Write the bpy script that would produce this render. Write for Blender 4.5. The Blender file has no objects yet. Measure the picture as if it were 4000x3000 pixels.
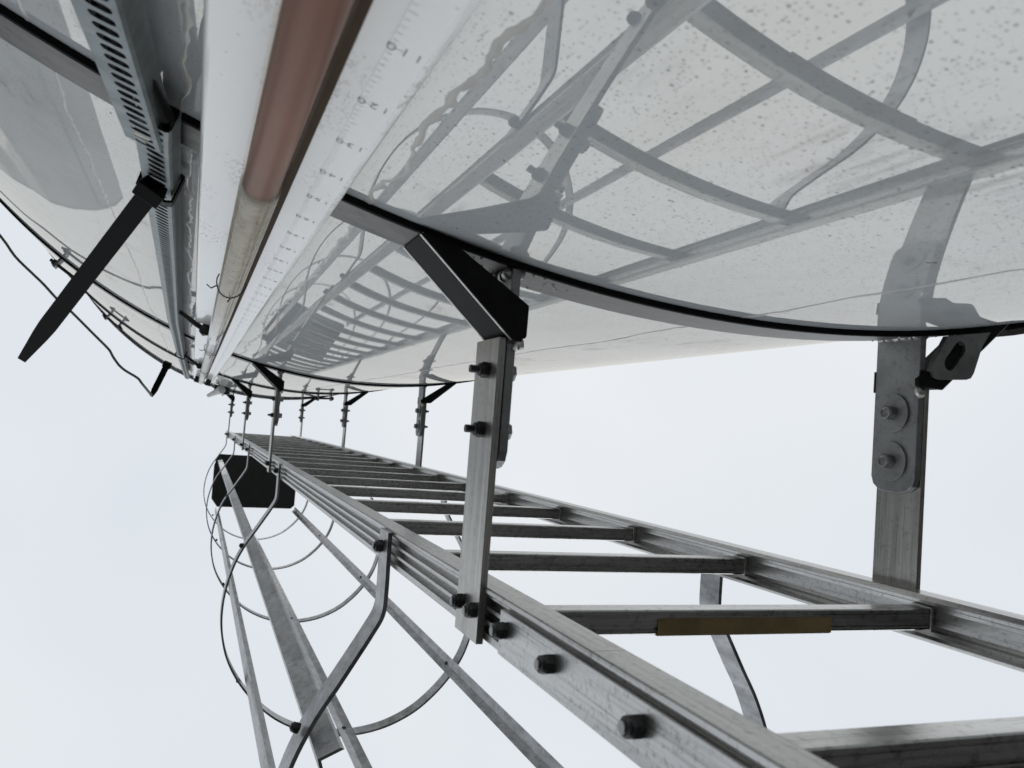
import bpy, bmesh, math, random
from mathutils import Vector, Matrix
random.seed(7)
R = math.radians
sc = bpy.context.scene
col = sc.collection

# ------------------------------------------------------------------ camera
# world: x along the rungs, y away from the tank, z up; the lens is the origin, the ground lies 1.5 m below
cam = bpy.data.cameras.new('camera'); camo = bpy.data.objects.new('camera', cam); col.objects.link(camo)
ax_x = Vector((0.9304, -0.0763, -0.3585))      # image right, in world axes
ax_d = Vector((0.0927, 0.9953, 0.0288))        # image down
ax_f = Vector((0.3546, -0.0600, 0.9331))       # viewing direction
ax_f.normalize(); ax_x = (ax_x - ax_f * ax_x.dot(ax_f)).normalized(); ax_d = ax_f.cross(ax_x).normalized()
M = Matrix.Identity(4)
for i in range(3):
    M[i][0] = ax_x[i]; M[i][1] = -ax_d[i]; M[i][2] = -ax_f[i]
camo.matrix_world = M
cam.sensor_fit = 'HORIZONTAL'; cam.sensor_width = 36; cam.lens = 36 * 3246 / 4000
cam.clip_start = 0.02; cam.clip_end = 2000
cam.dof.use_dof = True; cam.dof.focus_distance = 1.15; cam.dof.aperture_fstop = 17
sc.camera = camo

# ------------------------------------------------------------------ sky, sun, exposure
SUN_EL, SUN_AZ = R(52), R(-100)
w = bpy.data.worlds.new('World'); sc.world = w; w.use_nodes = True
nt = w.node_tree; nt.nodes.clear(); N = nt.nodes.new; L = nt.links.new
out = N('ShaderNodeOutputWorld'); bg = N('ShaderNodeBackground'); L(bg.outputs[0], out.inputs[0])
sky = N('ShaderNodeTexSky'); sky.sky_type = 'NISHITA'; sky.sun_disc = False
sky.sun_elevation = SUN_EL; sky.sun_rotation = R(90) - SUN_AZ
tc = N('ShaderNodeTexCoord'); mp = N('ShaderNodeMapping'); L(tc.outputs['Generated'], mp.inputs[0])
nz = N('ShaderNodeTexNoise'); nz.inputs['Scale'].default_value = 1.25; nz.inputs['Detail'].default_value = 3
L(mp.outputs[0], nz.inputs['Vector'])
rp = N('ShaderNodeValToRGB'); L(nz.outputs['Fac'], rp.inputs[0])
rp.color_ramp.elements[0].position = 0.3; rp.color_ramp.elements[0].color = (7.35, 7.9, 8.5, 1)
rp.color_ramp.elements[1].position = 0.72; rp.color_ramp.elements[1].color = (9.4, 9.5, 9.6, 1)
sx = N('ShaderNodeSeparateXYZ'); L(tc.outputs['Generated'], sx.inputs[0])
mr = N('ShaderNodeMapRange'); L(sx.outputs['Z'], mr.inputs[0])
mr.inputs[1].default_value = 0.10; mr.inputs[2].default_value = 0.50; mr.inputs[3].default_value = 2.3; mr.inputs[4].default_value = 1.0  # low sky raised out of view, added to light the upright walls
ml = N('ShaderNodeMixRGB'); ml.blend_type = 'MULTIPLY'; ml.inputs[0].default_value = 1
L(rp.outputs[0], ml.inputs[1]); L(mr.outputs[0], ml.inputs[2])
mx = N('ShaderNodeMixRGB'); mx.inputs[0].default_value = 0.93
L(sky.outputs[0], mx.inputs[1]); L(ml.outputs[0], mx.inputs[2]); L(mx.outputs[0], bg.inputs[0])
bg.inputs[1].default_value = 0.10
sun = bpy.data.lights.new('sun', 'SUN'); sun.energy = 0.6; sun.angle = R(40); sun.color = (1, 0.97, 0.93)
suno = bpy.data.objects.new('sun', sun); col.objects.link(suno)
d = Vector((math.cos(SUN_EL) * math.cos(SUN_AZ), math.cos(SUN_EL) * math.sin(SUN_AZ), math.sin(SUN_EL)))
suno.rotation_euler = d.to_track_quat('Z', 'Y').to_euler()
sc.view_settings.view_transform = 'Standard'; sc.view_settings.look = 'None'
sc.view_settings.exposure = 0.0; sc.view_settings.gamma = 1.0

# ------------------------------------------------------------------ materials
def mat(name):
    m = bpy.data.materials.new(name); m.use_nodes = True
    return m, m.node_tree, m.node_tree.nodes['Principled BSDF']
def noise(nt, scale, detail=4, rough=.6, stretch=None, coord='Object'):
    tc = nt.nodes.new('ShaderNodeTexCoord'); mp = nt.nodes.new('ShaderNodeMapping')
    nt.links.new(tc.outputs[coord], mp.inputs[0])
    if stretch: mp.inputs['Scale'].default_value = stretch
    n = nt.nodes.new('ShaderNodeTexNoise'); n.inputs['Scale'].default_value = scale
    n.inputs['Detail'].default_value = detail; n.inputs['Roughness'].default_value = rough
    nt.links.new(mp.outputs[0], n.inputs['Vector']); return n
def ramp(nt, src, stops):
    r = nt.nodes.new('ShaderNodeValToRGB'); nt.links.new(src, r.inputs[0])
    e = r.color_ramp.elements
    e[0].position, e[0].color = stops[0][0], tuple(stops[0][1]) + (1,)
    e[1].position, e[1].color = stops[-1][0], tuple(stops[-1][1]) + (1,)
    for p, c in stops[1:-1]:
        q = e.new(p); q.color = tuple(c) + (1,)
    return r
def mix(nt, fac, a, b, blend='MIX'):
    m = nt.nodes.new('ShaderNodeMixRGB'); m.blend_type = blend
    for sock, v in ((m.inputs[0], fac), (m.inputs[1], a), (m.inputs[2], b)):
        if hasattr(v, 'links') or hasattr(v, 'is_output'): nt.links.new(v, sock)
        elif isinstance(v, (int, float)): sock.default_value = v
        else: sock.default_value = tuple(v) + (1,)
    return m.outputs[0]
def bump(nt, bsdf, h, strength, dist):
    b = nt.nodes.new('ShaderNodeBump'); b.inputs['Strength'].default_value = strength
    b.inputs['Distance'].default_value = dist; nt.links.new(h, b.inputs['Height'])
    nt.links.new(b.outputs[0], bsdf.inputs['Normal']); return b
def g(v): return (v, v, v)

def metal(name, lo, hi, scale, rough, metallic=.85, stretch=None, fine=220, spots=.35, bstr=.12, brush=None):
    m, nt, b = mat(name)
    n1 = noise(nt, scale, 5, .65, stretch); n2 = noise(nt, fine, 3, .6)
    c = ramp(nt, n1.outputs['Fac'], [(.32, lo), (.68, hi)])
    s = ramp(nt, n2.outputs['Fac'], [(.30, g(1 - spots)), (.46, g(1))])
    cc = mix(nt, 1.0, c.outputs[0], s.outputs[0], 'MULTIPLY')
    if brush:                                            # drawn lines along the extrusion, plus a few dark stains
        n3 = noise(nt, 420, 3, .7, brush); lr = ramp(nt, n3.outputs['Fac'], [(.30, g(.62)), (.50, g(1)), (.72, g(1.0))])
        cc = mix(nt, 1.0, cc, lr.outputs[0], 'MULTIPLY')
        n4 = noise(nt, 22, 6, .75, tuple(max(x, .25) for x in brush)); sr = ramp(nt, n4.outputs['Fac'], [(.60, g(0)), (.74, g(.55))])
        cc = mix(nt, sr.outputs[0], cc, tuple(x * .45 for x in lo))
    nt.links.new(cc, b.inputs['Base Color'])
    b.inputs['Metallic'].default_value = metallic
    rr = nt.nodes.new('ShaderNodeMapRange'); nt.links.new(n1.outputs['Fac'], rr.inputs[0])
    rr.inputs[3].default_value = rough - .08; rr.inputs[4].default_value = rough + .1
    nt.links.new(rr.outputs[0], b.inputs['Roughness'])
    bump(nt, b, n2.outputs['Fac'], bstr, .001)
    return m
ALU = metal('weathered_aluminium', (.38, .376, .366), (.60, .595, .58), 34, .28, 1.0, (1, 1, .05), 260, .35, .1, (1, 1, .02))
ALU_BAR = metal('brushed_bar', (.36, .352, .33), (.56, .55, .52), 70, .33, 1.0, (1, .03, 1), 170, .22, .06, (1, .02, 1))
RUNG = metal('rung_aluminium', (.46, .455, .44), (.70, .695, .67), 40, .27, 1.0, (.12, 1, 1), 150, .42, .06, (.02, 1, 1))
RINGM = metal('dull_stainless', (.085, .081, .075), (.175, .169, .158), 22, .40, 1.0, (1, 1, 3), 70, .25, .06)
TABM = metal('dark_steel_plate', (.24, .245, .245), (.36, .365, .365), 22, .42, .85, None, 150, .25)
GALV = metal('galvanised_steel', (.13, .152, .157), (.255, .285, .29), 38, .42, .9, None, 70, .2)
STRAP = metal('galvanised_strap', (.24, .243, .247), (.50, .505, .51), 46, .38, .95, (1, 1, .4), 100, .35)
NUT = metal('blackened_bolt', (.035, .035, .037), (.08, .08, .082), 60, .42, .7, None, 300, .3)
BOLT = metal('zinc_bolt', (.2, .2, .2), (.34, .34, .34), 60, .4, .85, None, 300, .3)

def gelcoat():
    m, nt, b = mat('white_gelcoat')
    base = noise(nt, 2.5, 4, .6)
    c = ramp(nt, base.outputs['Fac'], [(.3, (.53, .56, .585)), (.7, (.595, .625, .645))]).outputs[0]
    # grimy cloud patches
    cl = noise(nt, 9, 6, .7, (1, 1, .5)); cr = ramp(nt, cl.outputs['Fac'], [(.50, g(1)), (.74, (.86, .85, .81))])
    c = mix(nt, 1, c, cr.outputs[0], 'MULTIPLY')
    mask = None
    # dirt specks at two sizes, each cell its own size
    for sc_, th, dark, keep, op in ((360, .31, (.27, .265, .235), .22, .75), (190, .22, (.22, .21, .175), .50, .75), (70, .105, (.19, .178, .14), .70, .75), (12, .020, (.05, .03, .02), .45, 1)):
        tc = nt.nodes.new('ShaderNodeTexCoord')
        dn = noise(nt, 160, 3, .6, None, 'UV'); dv = nt.nodes.new('ShaderNodeVectorMath'); dv.operation = 'SCALE'; dv.inputs['Scale'].default_value = .16 / sc_
        nt.links.new(dn.outputs['Color'], dv.inputs[0])
        av = nt.nodes.new('ShaderNodeVectorMath'); av.operation = 'ADD'; nt.links.new(tc.outputs['UV'], av.inputs[0]); nt.links.new(dv.outputs[0], av.inputs[1])
        v = nt.nodes.new('ShaderNodeTexVoronoi'); v.voronoi_dimensions = '2D'; v.inputs['Scale'].default_value = sc_; nt.links.new(av.outputs[0], v.inputs['Vector'])
        sp = nt.nodes.new('ShaderNodeSeparateColor'); nt.links.new(v.outputs['Color'], sp.inputs[0])
        t = nt.nodes.new('ShaderNodeMath'); t.operation = 'SUBTRACT'; nt.links.new(sp.outputs[0], t.inputs[0]); t.inputs[1].default_value = keep
        t2 = nt.nodes.new('ShaderNodeMath'); t2.operation = 'MULTIPLY'; nt.links.new(t.outputs[0], t2.inputs[0]); t2.inputs[1].default_value = th / (1 - keep)
        df = nt.nodes.new('ShaderNodeMath'); df.operation = 'SUBTRACT'; nt.links.new(t2.outputs[0], df.inputs[0]); nt.links.new(v.outputs['Distance'], df.inputs[1])
        f = nt.nodes.new('ShaderNodeMapRange'); nt.links.new(df.outputs[0], f.inputs[0]); f.inputs[1].default_value = 0; f.inputs[2].default_value = th * .35
        f.inputs[4].default_value = op
        c = mix(nt, f.outputs[0], c, dark)
        mask = f.outputs[0] if mask is None else mix(nt, 1, mask, f.outputs[0], 'ADD')
    # smeared grime: fine rising strokes in a few patches, most of it low on the far flank
    s1 = noise(nt, 95, 4, .75, (1, .11, 1), 'UV'); s1r = ramp(nt, s1.outputs['Fac'], [(.45, g(0)), (.64, g(.85))])
    s2 = noise(nt, 5.2, 5, .7, None, 'UV'); s2r = ramp(nt, s2.outputs['Fac'], [(.55, g(0)), (.68, g(.8))])
    tcu = nt.nodes.new('ShaderNodeTexCoord'); ds = nt.nodes.new('ShaderNodeVectorMath'); ds.operation = 'DISTANCE'
    nt.links.new(tcu.outputs['UV'], ds.inputs[0]); ds.inputs[1].default_value = (1.99, .33, 0)
    near = nt.nodes.new('ShaderNodeMapRange'); nt.links.new(ds.outputs['Value'], near.inputs[0]); near.inputs[1].default_value = .03; near.inputs[2].default_value = .26; near.inputs[3].default_value = .55; near.inputs[4].default_value = 0
    s3 = noise(nt, 17, 5, .7, (1, .5, 1), 'UV'); s3r = ramp(nt, s3.outputs['Fac'], [(.42, g(0)), (.60, g(1))])
    patch = mix(nt, 1, s2r.outputs[0], mix(nt, 1, near.outputs[0], s3r.outputs[0], 'MULTIPLY'), 'ADD')
    sm = mix(nt, 1, s1r.outputs[0], patch, 'MULTIPLY')
    c = mix(nt, sm, c, (.24, .225, .20)); mask = mix(nt, 1, mask, sm, 'ADD')
    # thin rising scuffs
    ss = noise(nt, 26, 5, .75, (1, .22, 1), 'UV'); sr = ramp(nt, ss.outputs['Fac'], [(.62, g(0)), (.76, g(.55))])
    c = mix(nt, sr.outputs[0], c, (.36, .35, .33))
    # dark dry scuffs high up the wall, lying round the shell
    hs = noise(nt, 9, 6, .8, (1, 3.2, 1), 'UV'); hr = ramp(nt, hs.outputs['Fac'], [(.60, g(0)), (.70, g(.6))])
    tz = nt.nodes.new('ShaderNodeTexCoord'); zz = nt.nodes.new('ShaderNodeSeparateXYZ'); nt.links.new(tz.outputs['Object'], zz.inputs[0])
    hm = nt.nodes.new('ShaderNodeMapRange'); nt.links.new(zz.outputs['Z'], hm.inputs[0]); hm.inputs[1].default_value = 1.3; hm.inputs[2].default_value = 2.2
    hmul = nt.nodes.new('ShaderNodeMath'); hmul.operation = 'MULTIPLY'; nt.links.new(hr.outputs[0], hmul.inputs[0]); nt.links.new(hm.outputs[0], hmul.inputs[1])
    c = mix(nt, hmul.outputs[0], c, (.20, .18, .13)); mask = mix(nt, 1, mask, hmul.outputs[0], 'ADD')
    nt.links.new(c, b.inputs['Base Color'])
    b.inputs['Roughness'].default_value = .6; b.inputs['Specular IOR Level'].default_value = 0
    gl = nt.nodes.new('ShaderNodeBsdfGlossy'); gl.inputs['Roughness'].default_value = .018
    gl.inputs['Color'].default_value = (.97, .925, .85, 1)
    wv = noise(nt, 3.5, 2, .5); bp = bump(nt, b, wv.outputs['Fac'], .04, .004)
    for l in list(b.inputs['Normal'].links): nt.links.remove(l)
    nt.links.new(bp.outputs[0], gl.inputs['Normal'])
    fr = nt.nodes.new('ShaderNodeFresnel'); fr.inputs['IOR'].default_value = 5.0
    ms = nt.nodes.new('ShaderNodeMixShader'); inv = nt.nodes.new('ShaderNodeMath'); inv.operation = 'MULTIPLY_ADD'; inv.inputs[1].default_value = -.72; inv.inputs[2].default_value = 1
    nt.links.new(mask, inv.inputs[0])                       # dirt takes the shine away
    fm = nt.nodes.new('ShaderNodeMath'); fm.operation = 'MULTIPLY'; fm.use_clamp = True; nt.links.new(fr.outputs[0], fm.inputs[0]); nt.links.new(inv.outputs[0], fm.inputs[1])
    nt.links.new(fm.outputs[0], ms.inputs[0]); nt.links.new(b.outputs[0], ms.inputs[1]); nt.links.new(gl.outputs[0], ms.inputs[2])
    nt.links.new(ms.outputs[0], nt.nodes['Material Output'].inputs[0])
    return m
GEL = gelcoat()

def simple(name, c, rough=.5, metallic=0, var=.12, scale=30, bstr=0, coat=0, stretch=None):
    m, nt, b = mat(name)
    n = noise(nt, scale, 5, .65, stretch)
    r = ramp(nt, n.outputs['Fac'], [(.3, tuple(x * (1 - var) for x in c)), (.7, tuple(min(1, x * (1 + var)) for x in c))])
    nt.links.new(r.outputs[0], b.inputs['Base Color'])
    b.inputs['Roughness'].default_value = rough; b.inputs['Metallic'].default_value = metallic
    b.inputs['Coat Weight'].default_value = coat; b.inputs['Coat Roughness'].default_value = .05
    if bstr: bump(nt, b, n.outputs['Fac'], bstr, .002)
    return m
def dirty_white(name, c, dens, rough, coat=.4):
    m, nt, b = mat(name)
    n = noise(nt, 8, 4, .6, (1, 1, .5)); base = ramp(nt, n.outputs['Fac'], [(.3, tuple(x * .93 for x in c)), (.7, c)]).outputs[0]
    cl = noise(nt, 14, 4, .6, (1, 1, .35)); clr = ramp(nt, cl.outputs['Fac'], [(.52, g(0)), (.66, g(1))])
    sp = noise(nt, 330, 4, .7, (1, 1, .45)); spr = ramp(nt, sp.outputs['Fac'], [(dens, g(0)), (dens + .06, g(.8))])
    f = mix(nt, 1, clr.outputs[0], spr.outputs[0], 'MULTIPLY')
    base = mix(nt, f, base, (.30, .27, .23))
    v = nt.nodes.new('ShaderNodeTexVoronoi'); v.inputs['Scale'].default_value = 85
    tc = nt.nodes.new('ShaderNodeTexCoord'); nt.links.new(tc.outputs['Object'], v.inputs['Vector'])
    vr = ramp(nt, v.outputs['Distance'], [(.06, g(.6)), (.11, g(0))])
    base = mix(nt, vr.outputs[0], base, (.42, .38, .34))
    nt.links.new(base, b.inputs['Base Color']); b.inputs['Roughness'].default_value = rough
    b.inputs['Coat Weight'].default_value = coat; b.inputs['Coat Roughness'].default_value = .06
    return m
BOARD = dirty_white('white_gauge_board', (.84, .84, .825), .52, .25, .6)
SCALE = dirty_white('white_scale_tape', (.88, .88, .865), .66, .3, .6)
_s = simple('seam_resin_tone', (.40, .39, .37), .35, coat=.2)
SEAMM = _s
INK = simple('scale_ink', (.30, .29, .29), .6, var=.5, scale=500)
GAPDARK = simple('dark_gap_tone', (.075, .052, .034), .7)
GAPDARK.node_tree.nodes['Principled BSDF'].inputs['Specular IOR Level'].default_value = .1
BLACKP = simple('black_nylon', (.004, .004, .0045), .5, var=.2)
BLACKP.node_tree.nodes['Principled BSDF'].inputs['Specular IOR Level'].default_value = .1
BRACEM = simple('black_brace_steel', (.012, .012, .012), .6, 0, .35, 60)
BRACEM.node_tree.nodes['Principled BSDF'].inputs['Specular IOR Level'].default_value = .10
UNDERSHADE = simple('black_underside_shade', (.008, .008, .009), .75)
UNDERSHADE.node_tree.nodes['Principled BSDF'].inputs['Specular IOR Level'].default_value = .12
CABLEM = simple('dark_cable', (.10, .11, .10), .5)
TAPE = simple('brown_tape', (.23, .165, .075), .5, var=.25, scale=40)
DARKPL = simple('dark_plate', (.05, .05, .05), .7)
WHITEP = simple('white_plastic', (.72, .72, .70), .35)
WELD = metal('weld_bead', (.50, .49, .47), (.75, .74, .71), 90, .35, .6, None, 260, .3, .5)
GROUND = simple('dark_gravel', (.032, .032, .030), .9, var=.4, scale=40, bstr=.6)
FAR = simple('grey_sheet_cladding', (.24, .245, .255), .4, var=.10, scale=6, coat=.3, stretch=(1, 1, .1))
HOLELIGHT = simple('cream_hole_light', (.50, .45, .37), .5)

def liquid():
    m, nt, b = mat('brown_liquid')
    n = noise(nt, 26, 4, .6, (1, 1, .3)); r = ramp(nt, n.outputs['Fac'], [(.3, (.11, .032, .018)), (.7, (.19, .064, .040))])
    nt.links.new(r.outputs[0], b.inputs['Base Color']); b.inputs['Roughness'].default_value = .3
    b.inputs['Specular IOR Level'].default_value = .25; b.inputs['Roughness'].default_value = .35
    return m
LIQ = liquid()
def tubemat():
    m, nt, b = mat('clear_yellowed_tube')
    n = noise(nt, 60, 5, .7, (1, 1, .5)); n2 = noise(nt, 12, 3, .6, (1, 1, .6))
    r = ramp(nt, n.outputs['Fac'], [(.34, (.30, .225, .12)), (.52, (.50, .44, .30)), (.7, (.60, .55, .42))])
    nt.links.new(r.outputs[0], b.inputs['Base Color']); b.inputs['Roughness'].default_value = .22
    b.inputs['Coat Weight'].default_value = 1; b.inputs['Coat Roughness'].default_value = .12
    tr = nt.nodes.new('ShaderNodeBsdfTransparent'); tr.inputs[0].default_value = (.97, .955, .93, 1)
    ms = nt.nodes.new('ShaderNodeMixShader'); o = nt.nodes['Material Output']
    tz = nt.nodes.new('ShaderNodeTexCoord'); zz = nt.nodes.new('ShaderNodeSeparateXYZ'); nt.links.new(tz.outputs['Object'], zz.inputs[0])
    hm = nt.nodes.new('ShaderNodeMapRange'); nt.links.new(zz.outputs['Z'], hm.inputs[0])   # dried film on the inside, above the liquid
    hm.inputs[1].default_value = .515; hm.inputs[2].default_value = .54; hm.inputs[3].default_value = .012; hm.inputs[4].default_value = .60
    nt.links.new(hm.outputs[0], ms.inputs[0]); nt.links.new(tr.outputs[0], ms.inputs[1]); nt.links.new(b.outputs[0], ms.inputs[2])
    gl = nt.nodes.new('ShaderNodeBsdfGlossy'); gl.inputs['Roughness'].default_value = .10
    fr = nt.nodes.new('ShaderNodeFresnel'); fr.inputs['IOR'].default_value = 1.16
    ge = nt.nodes.new('ShaderNodeNewGeometry'); fb = nt.nodes.new('ShaderNodeMath'); fb.operation = 'SUBTRACT'; fb.inputs[0].default_value = 1; nt.links.new(ge.outputs['Backfacing'], fb.inputs[1])
    fm = nt.nodes.new('ShaderNodeMath'); fm.operation = 'MULTIPLY'; nt.links.new(fr.outputs[0], fm.inputs[0]); nt.links.new(fb.outputs[0], fm.inputs[1])
    m2 = nt.nodes.new('ShaderNodeMixShader'); nt.links.new(fm.outputs[0], m2.inputs[0]); nt.links.new(ms.outputs[0], m2.inputs[1]); nt.links.new(gl.outputs[0], m2.inputs[2])
    nt.links.new(m2.outputs[0], o.inputs[0])
    return m
TUBE = tubemat()

# ------------------------------------------------------------------ mesh helpers
def link(name, me, m, parent=None, smooth=False):
    o = bpy.data.objects.new(name, me); col.objects.link(o)
    if m: me.materials.append(m)
    if parent: o.parent = parent
    if smooth:
        for p in me.polygons: p.use_smooth = True
    return o
def obj(name, bm, m, parent=None, smooth=False, bevel=0, recalc=True):
    if recalc: bmesh.ops.recalc_face_normals(bm, faces=bm.faces[:])
    me = bpy.data.meshes.new(name); bm.to_mesh(me); bm.free()
    o = link(name, me, m, parent, smooth)
    if bevel:
        md = o.modifiers.new('bevel', 'BEVEL'); md.width = bevel; md.segments = 2; md.limit_method = 'ANGLE'; md.angle_limit = R(40)
    return o
def thing(name, label, cat, loc=(0, 0, 0), group=None):
    o = bpy.data.objects.new(name, None); col.objects.link(o); o.location = loc; o.empty_display_size = .05
    o['label'] = label; o['category'] = cat
    if group: o['group'] = group
    return o
def box(bm, x0, x1, y0, y1, z0, z1):
    v = [bm.verts.new(p) for p in ((x0, y0, z0), (x1, y0, z0), (x1, y1, z0), (x0, y1, z0), (x0, y0, z1), (x1, y0, z1), (x1, y1, z1), (x0, y1, z1))]
    for f in ((0, 3, 2, 1), (4, 5, 6, 7), (0, 1, 5, 4), (1, 2, 6, 5), (2, 3, 7, 6), (3, 0, 4, 7)): bm.faces.new([v[i] for i in f])
def prism(bm, poly, axis, a0, a1):
    """closed polygon swept along an axis; poly holds the other two coordinates in order"""
    def P(u, v, a): return {'x': (a, u, v), 'y': (u, a, v), 'z': (u, v, a)}[axis]
    A = [bm.verts.new(P(u, v, a0)) for u, v in poly]; B = [bm.verts.new(P(u, v, a1)) for u, v in poly]
    n = len(poly)
    for i in range(n): bm.faces.new((A[i], A[(i + 1) % n], B[(i + 1) % n], B[i]))
    bm.faces.new(A[::-1]); bm.faces.new(B)
def extrude_between(bm, sections):
    """list of closed loops of equal length"""
    rows = [[bm.verts.new(p) for p in s] for s in sections]; n = len(rows[0])
    for a, b in zip(rows, rows[1:]):
        for i in range(n): bm.faces.new((a[i], a[(i + 1) % n], b[(i + 1) % n], b[i]))
    bm.faces.new(rows[0][::-1]); bm.faces.new(rows[-1])
def frame(dirv):
    d = Vector(dirv).normalized(); u = d.cross(Vector((0, 0, 1)))
    if u.length < 1e-3: u = d.cross(Vector((0, 1, 0)))
    u.normalize(); return d, u, d.cross(u)
def cyl(bm, p, q, r, n=16, r2=None, rot=0):
    p, q = Vector(p), Vector(q); d, u, v = frame(q - p); r2 = r if r2 is None else r2
    extrude_between(bm, [[c + (u * math.cos(2 * math.pi * i / n + rot) + v * math.sin(2 * math.pi * i / n + rot)) * rr for i in range(n)] for c, rr in ((p, r), (q, r2))])
def tube_path(bm, pts, r, n=8):
    pts = [Vector(p) for p in pts]; secs = []
    for i, p in enumerate(pts):
        d = (pts[min(i + 1, len(pts) - 1)] - pts[max(i - 1, 0)]); _, u, v = frame(d)
        secs.append([p + (u * math.cos(2 * math.pi * k / n) + v * math.sin(2 * math.pi * k / n)) * r for k in range(n)])
    extrude_between(bm, secs)
def smooth_path(pts, k=6, closed=False):
    """Catmull-Rom through 2-D or 3-D points"""
    P = [Vector(p) for p in pts]; res = []
    for i in range(len(P) - 1):
        a, b, c, d_ = P[max(i - 1, 0)], P[i], P[i + 1], P[min(i + 2, len(P) - 1)]
        for j in range(k):
            t = j / k
            res.append(.5 * ((2 * b) + (c - a) * t + (2 * a - 5 * b + 4 * c - d_) * t * t + (3 * b - a - 3 * c + d_) * t ** 3))
    res.append(P[-1]); return res
def hexcirc(c, a, u, v, r, off, hexa, ph, n=24):
    """24 points round a hexagon (hexa) or a circle, centred c + a * off"""
    res = []
    for i in range(n):
        q = 2 * math.pi * i / n
        k = r * (math.cos(math.pi / 6) / math.cos((q + math.pi / 6) % (math.pi / 3) - math.pi / 6) if hexa else 1)
        res.append(c + a * off + (u * math.cos(q + ph) + v * math.sin(q + ph)) * k)
    return res
def nut_bm(bm, c, axis, af=.0165, h=.011, stud=.006, sr=.0047):
    """nylon-insert nut with the end of its bolt, axis points away from the plate"""
    c = Vector(c); a, u, v = frame(axis); rc = af / math.sqrt(3); ph = .35
    S = [(rc * .94, 0, 1), (rc, .0010, 1), (rc, h * .60, 1), (rc * .90, h * .68, 1), (rc * .83, h * .69, 0), (rc * .83, h * .92, 0), (rc * .70, h, 0), (sr * 1.12, h, 0), (sr * 1.08, h * .86, 0), (sr, h * .86, 0)]
    if stud > 0:
        k = max(3, int(stud / .0011))
        for i in range(k): S += [(sr, h + stud * (i + .1) / k, 0), (sr * .86, h + stud * (i + .62) / k, 0)]
        S += [(sr * .9, h + stud, 0)]
    else: S += [(sr, h + .0004, 0), (sr * .8, h + .0008, 0)]
    extrude_between(bm, [hexcirc(c, a, u, v, r, off, hx, ph) for r, off, hx in S])
def head_bm(bm, c, axis, af=.0165, h=.008):
    c = Vector(c); a, u, v = frame(axis); rc = af / math.sqrt(3)
    extrude_between(bm, [hexcirc(c, a, u, v, r, off, hx, .2) for r, off, hx in ((rc, 0, 1), (rc, h * .78, 1), (rc * .88, h, 1), (rc * .62, h, 0), (rc * .55, h * .9, 0))])

# ------------------------------------------------------------------ ground (structure)
GZ = -1.5
bm = bmesh.new(); bmesh.ops.create_grid(bm, x_segments=8, y_segments=8, size=900)
for v in bm.verts: v.co.z = GZ
o = obj('ground', bm, GROUND); o['kind'] = 'structure'

# ------------------------------------------------------------------ storage tank
TC = (.466, -1.5576); RW = 1.4387; RB = 1.4443; TOP = 5.66
def tp(az, z, r=RW): return (TC[0] + r * math.cos(R(az)), TC[1] + r * math.sin(R(az)), z)
def wall_y(x, r=RW): return TC[1] + math.sqrt(r * r - (x - TC[0]) ** 2)
tank = thing('storage_tank', 'tall glossy white round tank with speckled wall and steel hoop bands', 'tank', (TC[0], TC[1], GZ))
tank_inv = Matrix.Translation((-TC[0], -TC[1], -GZ))
def tank_part(name, bm, m, smooth=False, bevel=0, recalc=True, parent=None):
    o = obj(name, bm, m, None, smooth, bevel, recalc); o.parent = parent or tank
    if not parent: o.matrix_parent_inverse = tank_inv
    return o
bm = bmesh.new(); NS = 360; rings = []
for z in [GZ] + [GZ + .4 * i for i in range(1, 18)] + [TOP]:
    rings.append([bm.verts.new(tp(360 * i / NS, z)) for i in range(NS)])
for a, b in zip(rings, rings[1:]):
    for i in range(NS): bm.faces.new((a[i], a[(i + 1) % NS], b[(i + 1) % NS], b[i]))
uvl = bm.loops.layers.uv.new('shell')
for f in bm.faces:
    us = [math.atan2(l.vert.co.y - TC[1], l.vert.co.x - TC[0]) for l in f.loops]; m0 = max(us)
    for l, u_ in zip(f.loops, us):
        if m0 - u_ > 3: u_ += 2 * math.pi
        l[uvl].uv = (u_ * RW, l.vert.co.z)
tank_part('wall', bm, GEL, True)
bm = bmesh.new(); prev = None
for rr, zz in ((RW + .012, TOP - .006), (RW + .012, TOP + .012), (RW * .97, TOP + .03), (RW * .7, TOP + .22), (RW * .3, TOP + .38), (.02, TOP + .42)):
    row = [bm.verts.new(tp(360 * i / 180, zz, rr)) for i in range(180)]
    if prev:
        for i in range(180): bm.faces.new((prev[i], prev[(i + 1) % 180], row[(i + 1) % 180], row[i]))
    prev = row
tank_part('roof', bm, GEL, True)
RZ = [.6194, 2.518, 3.92, 5.58]
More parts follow.
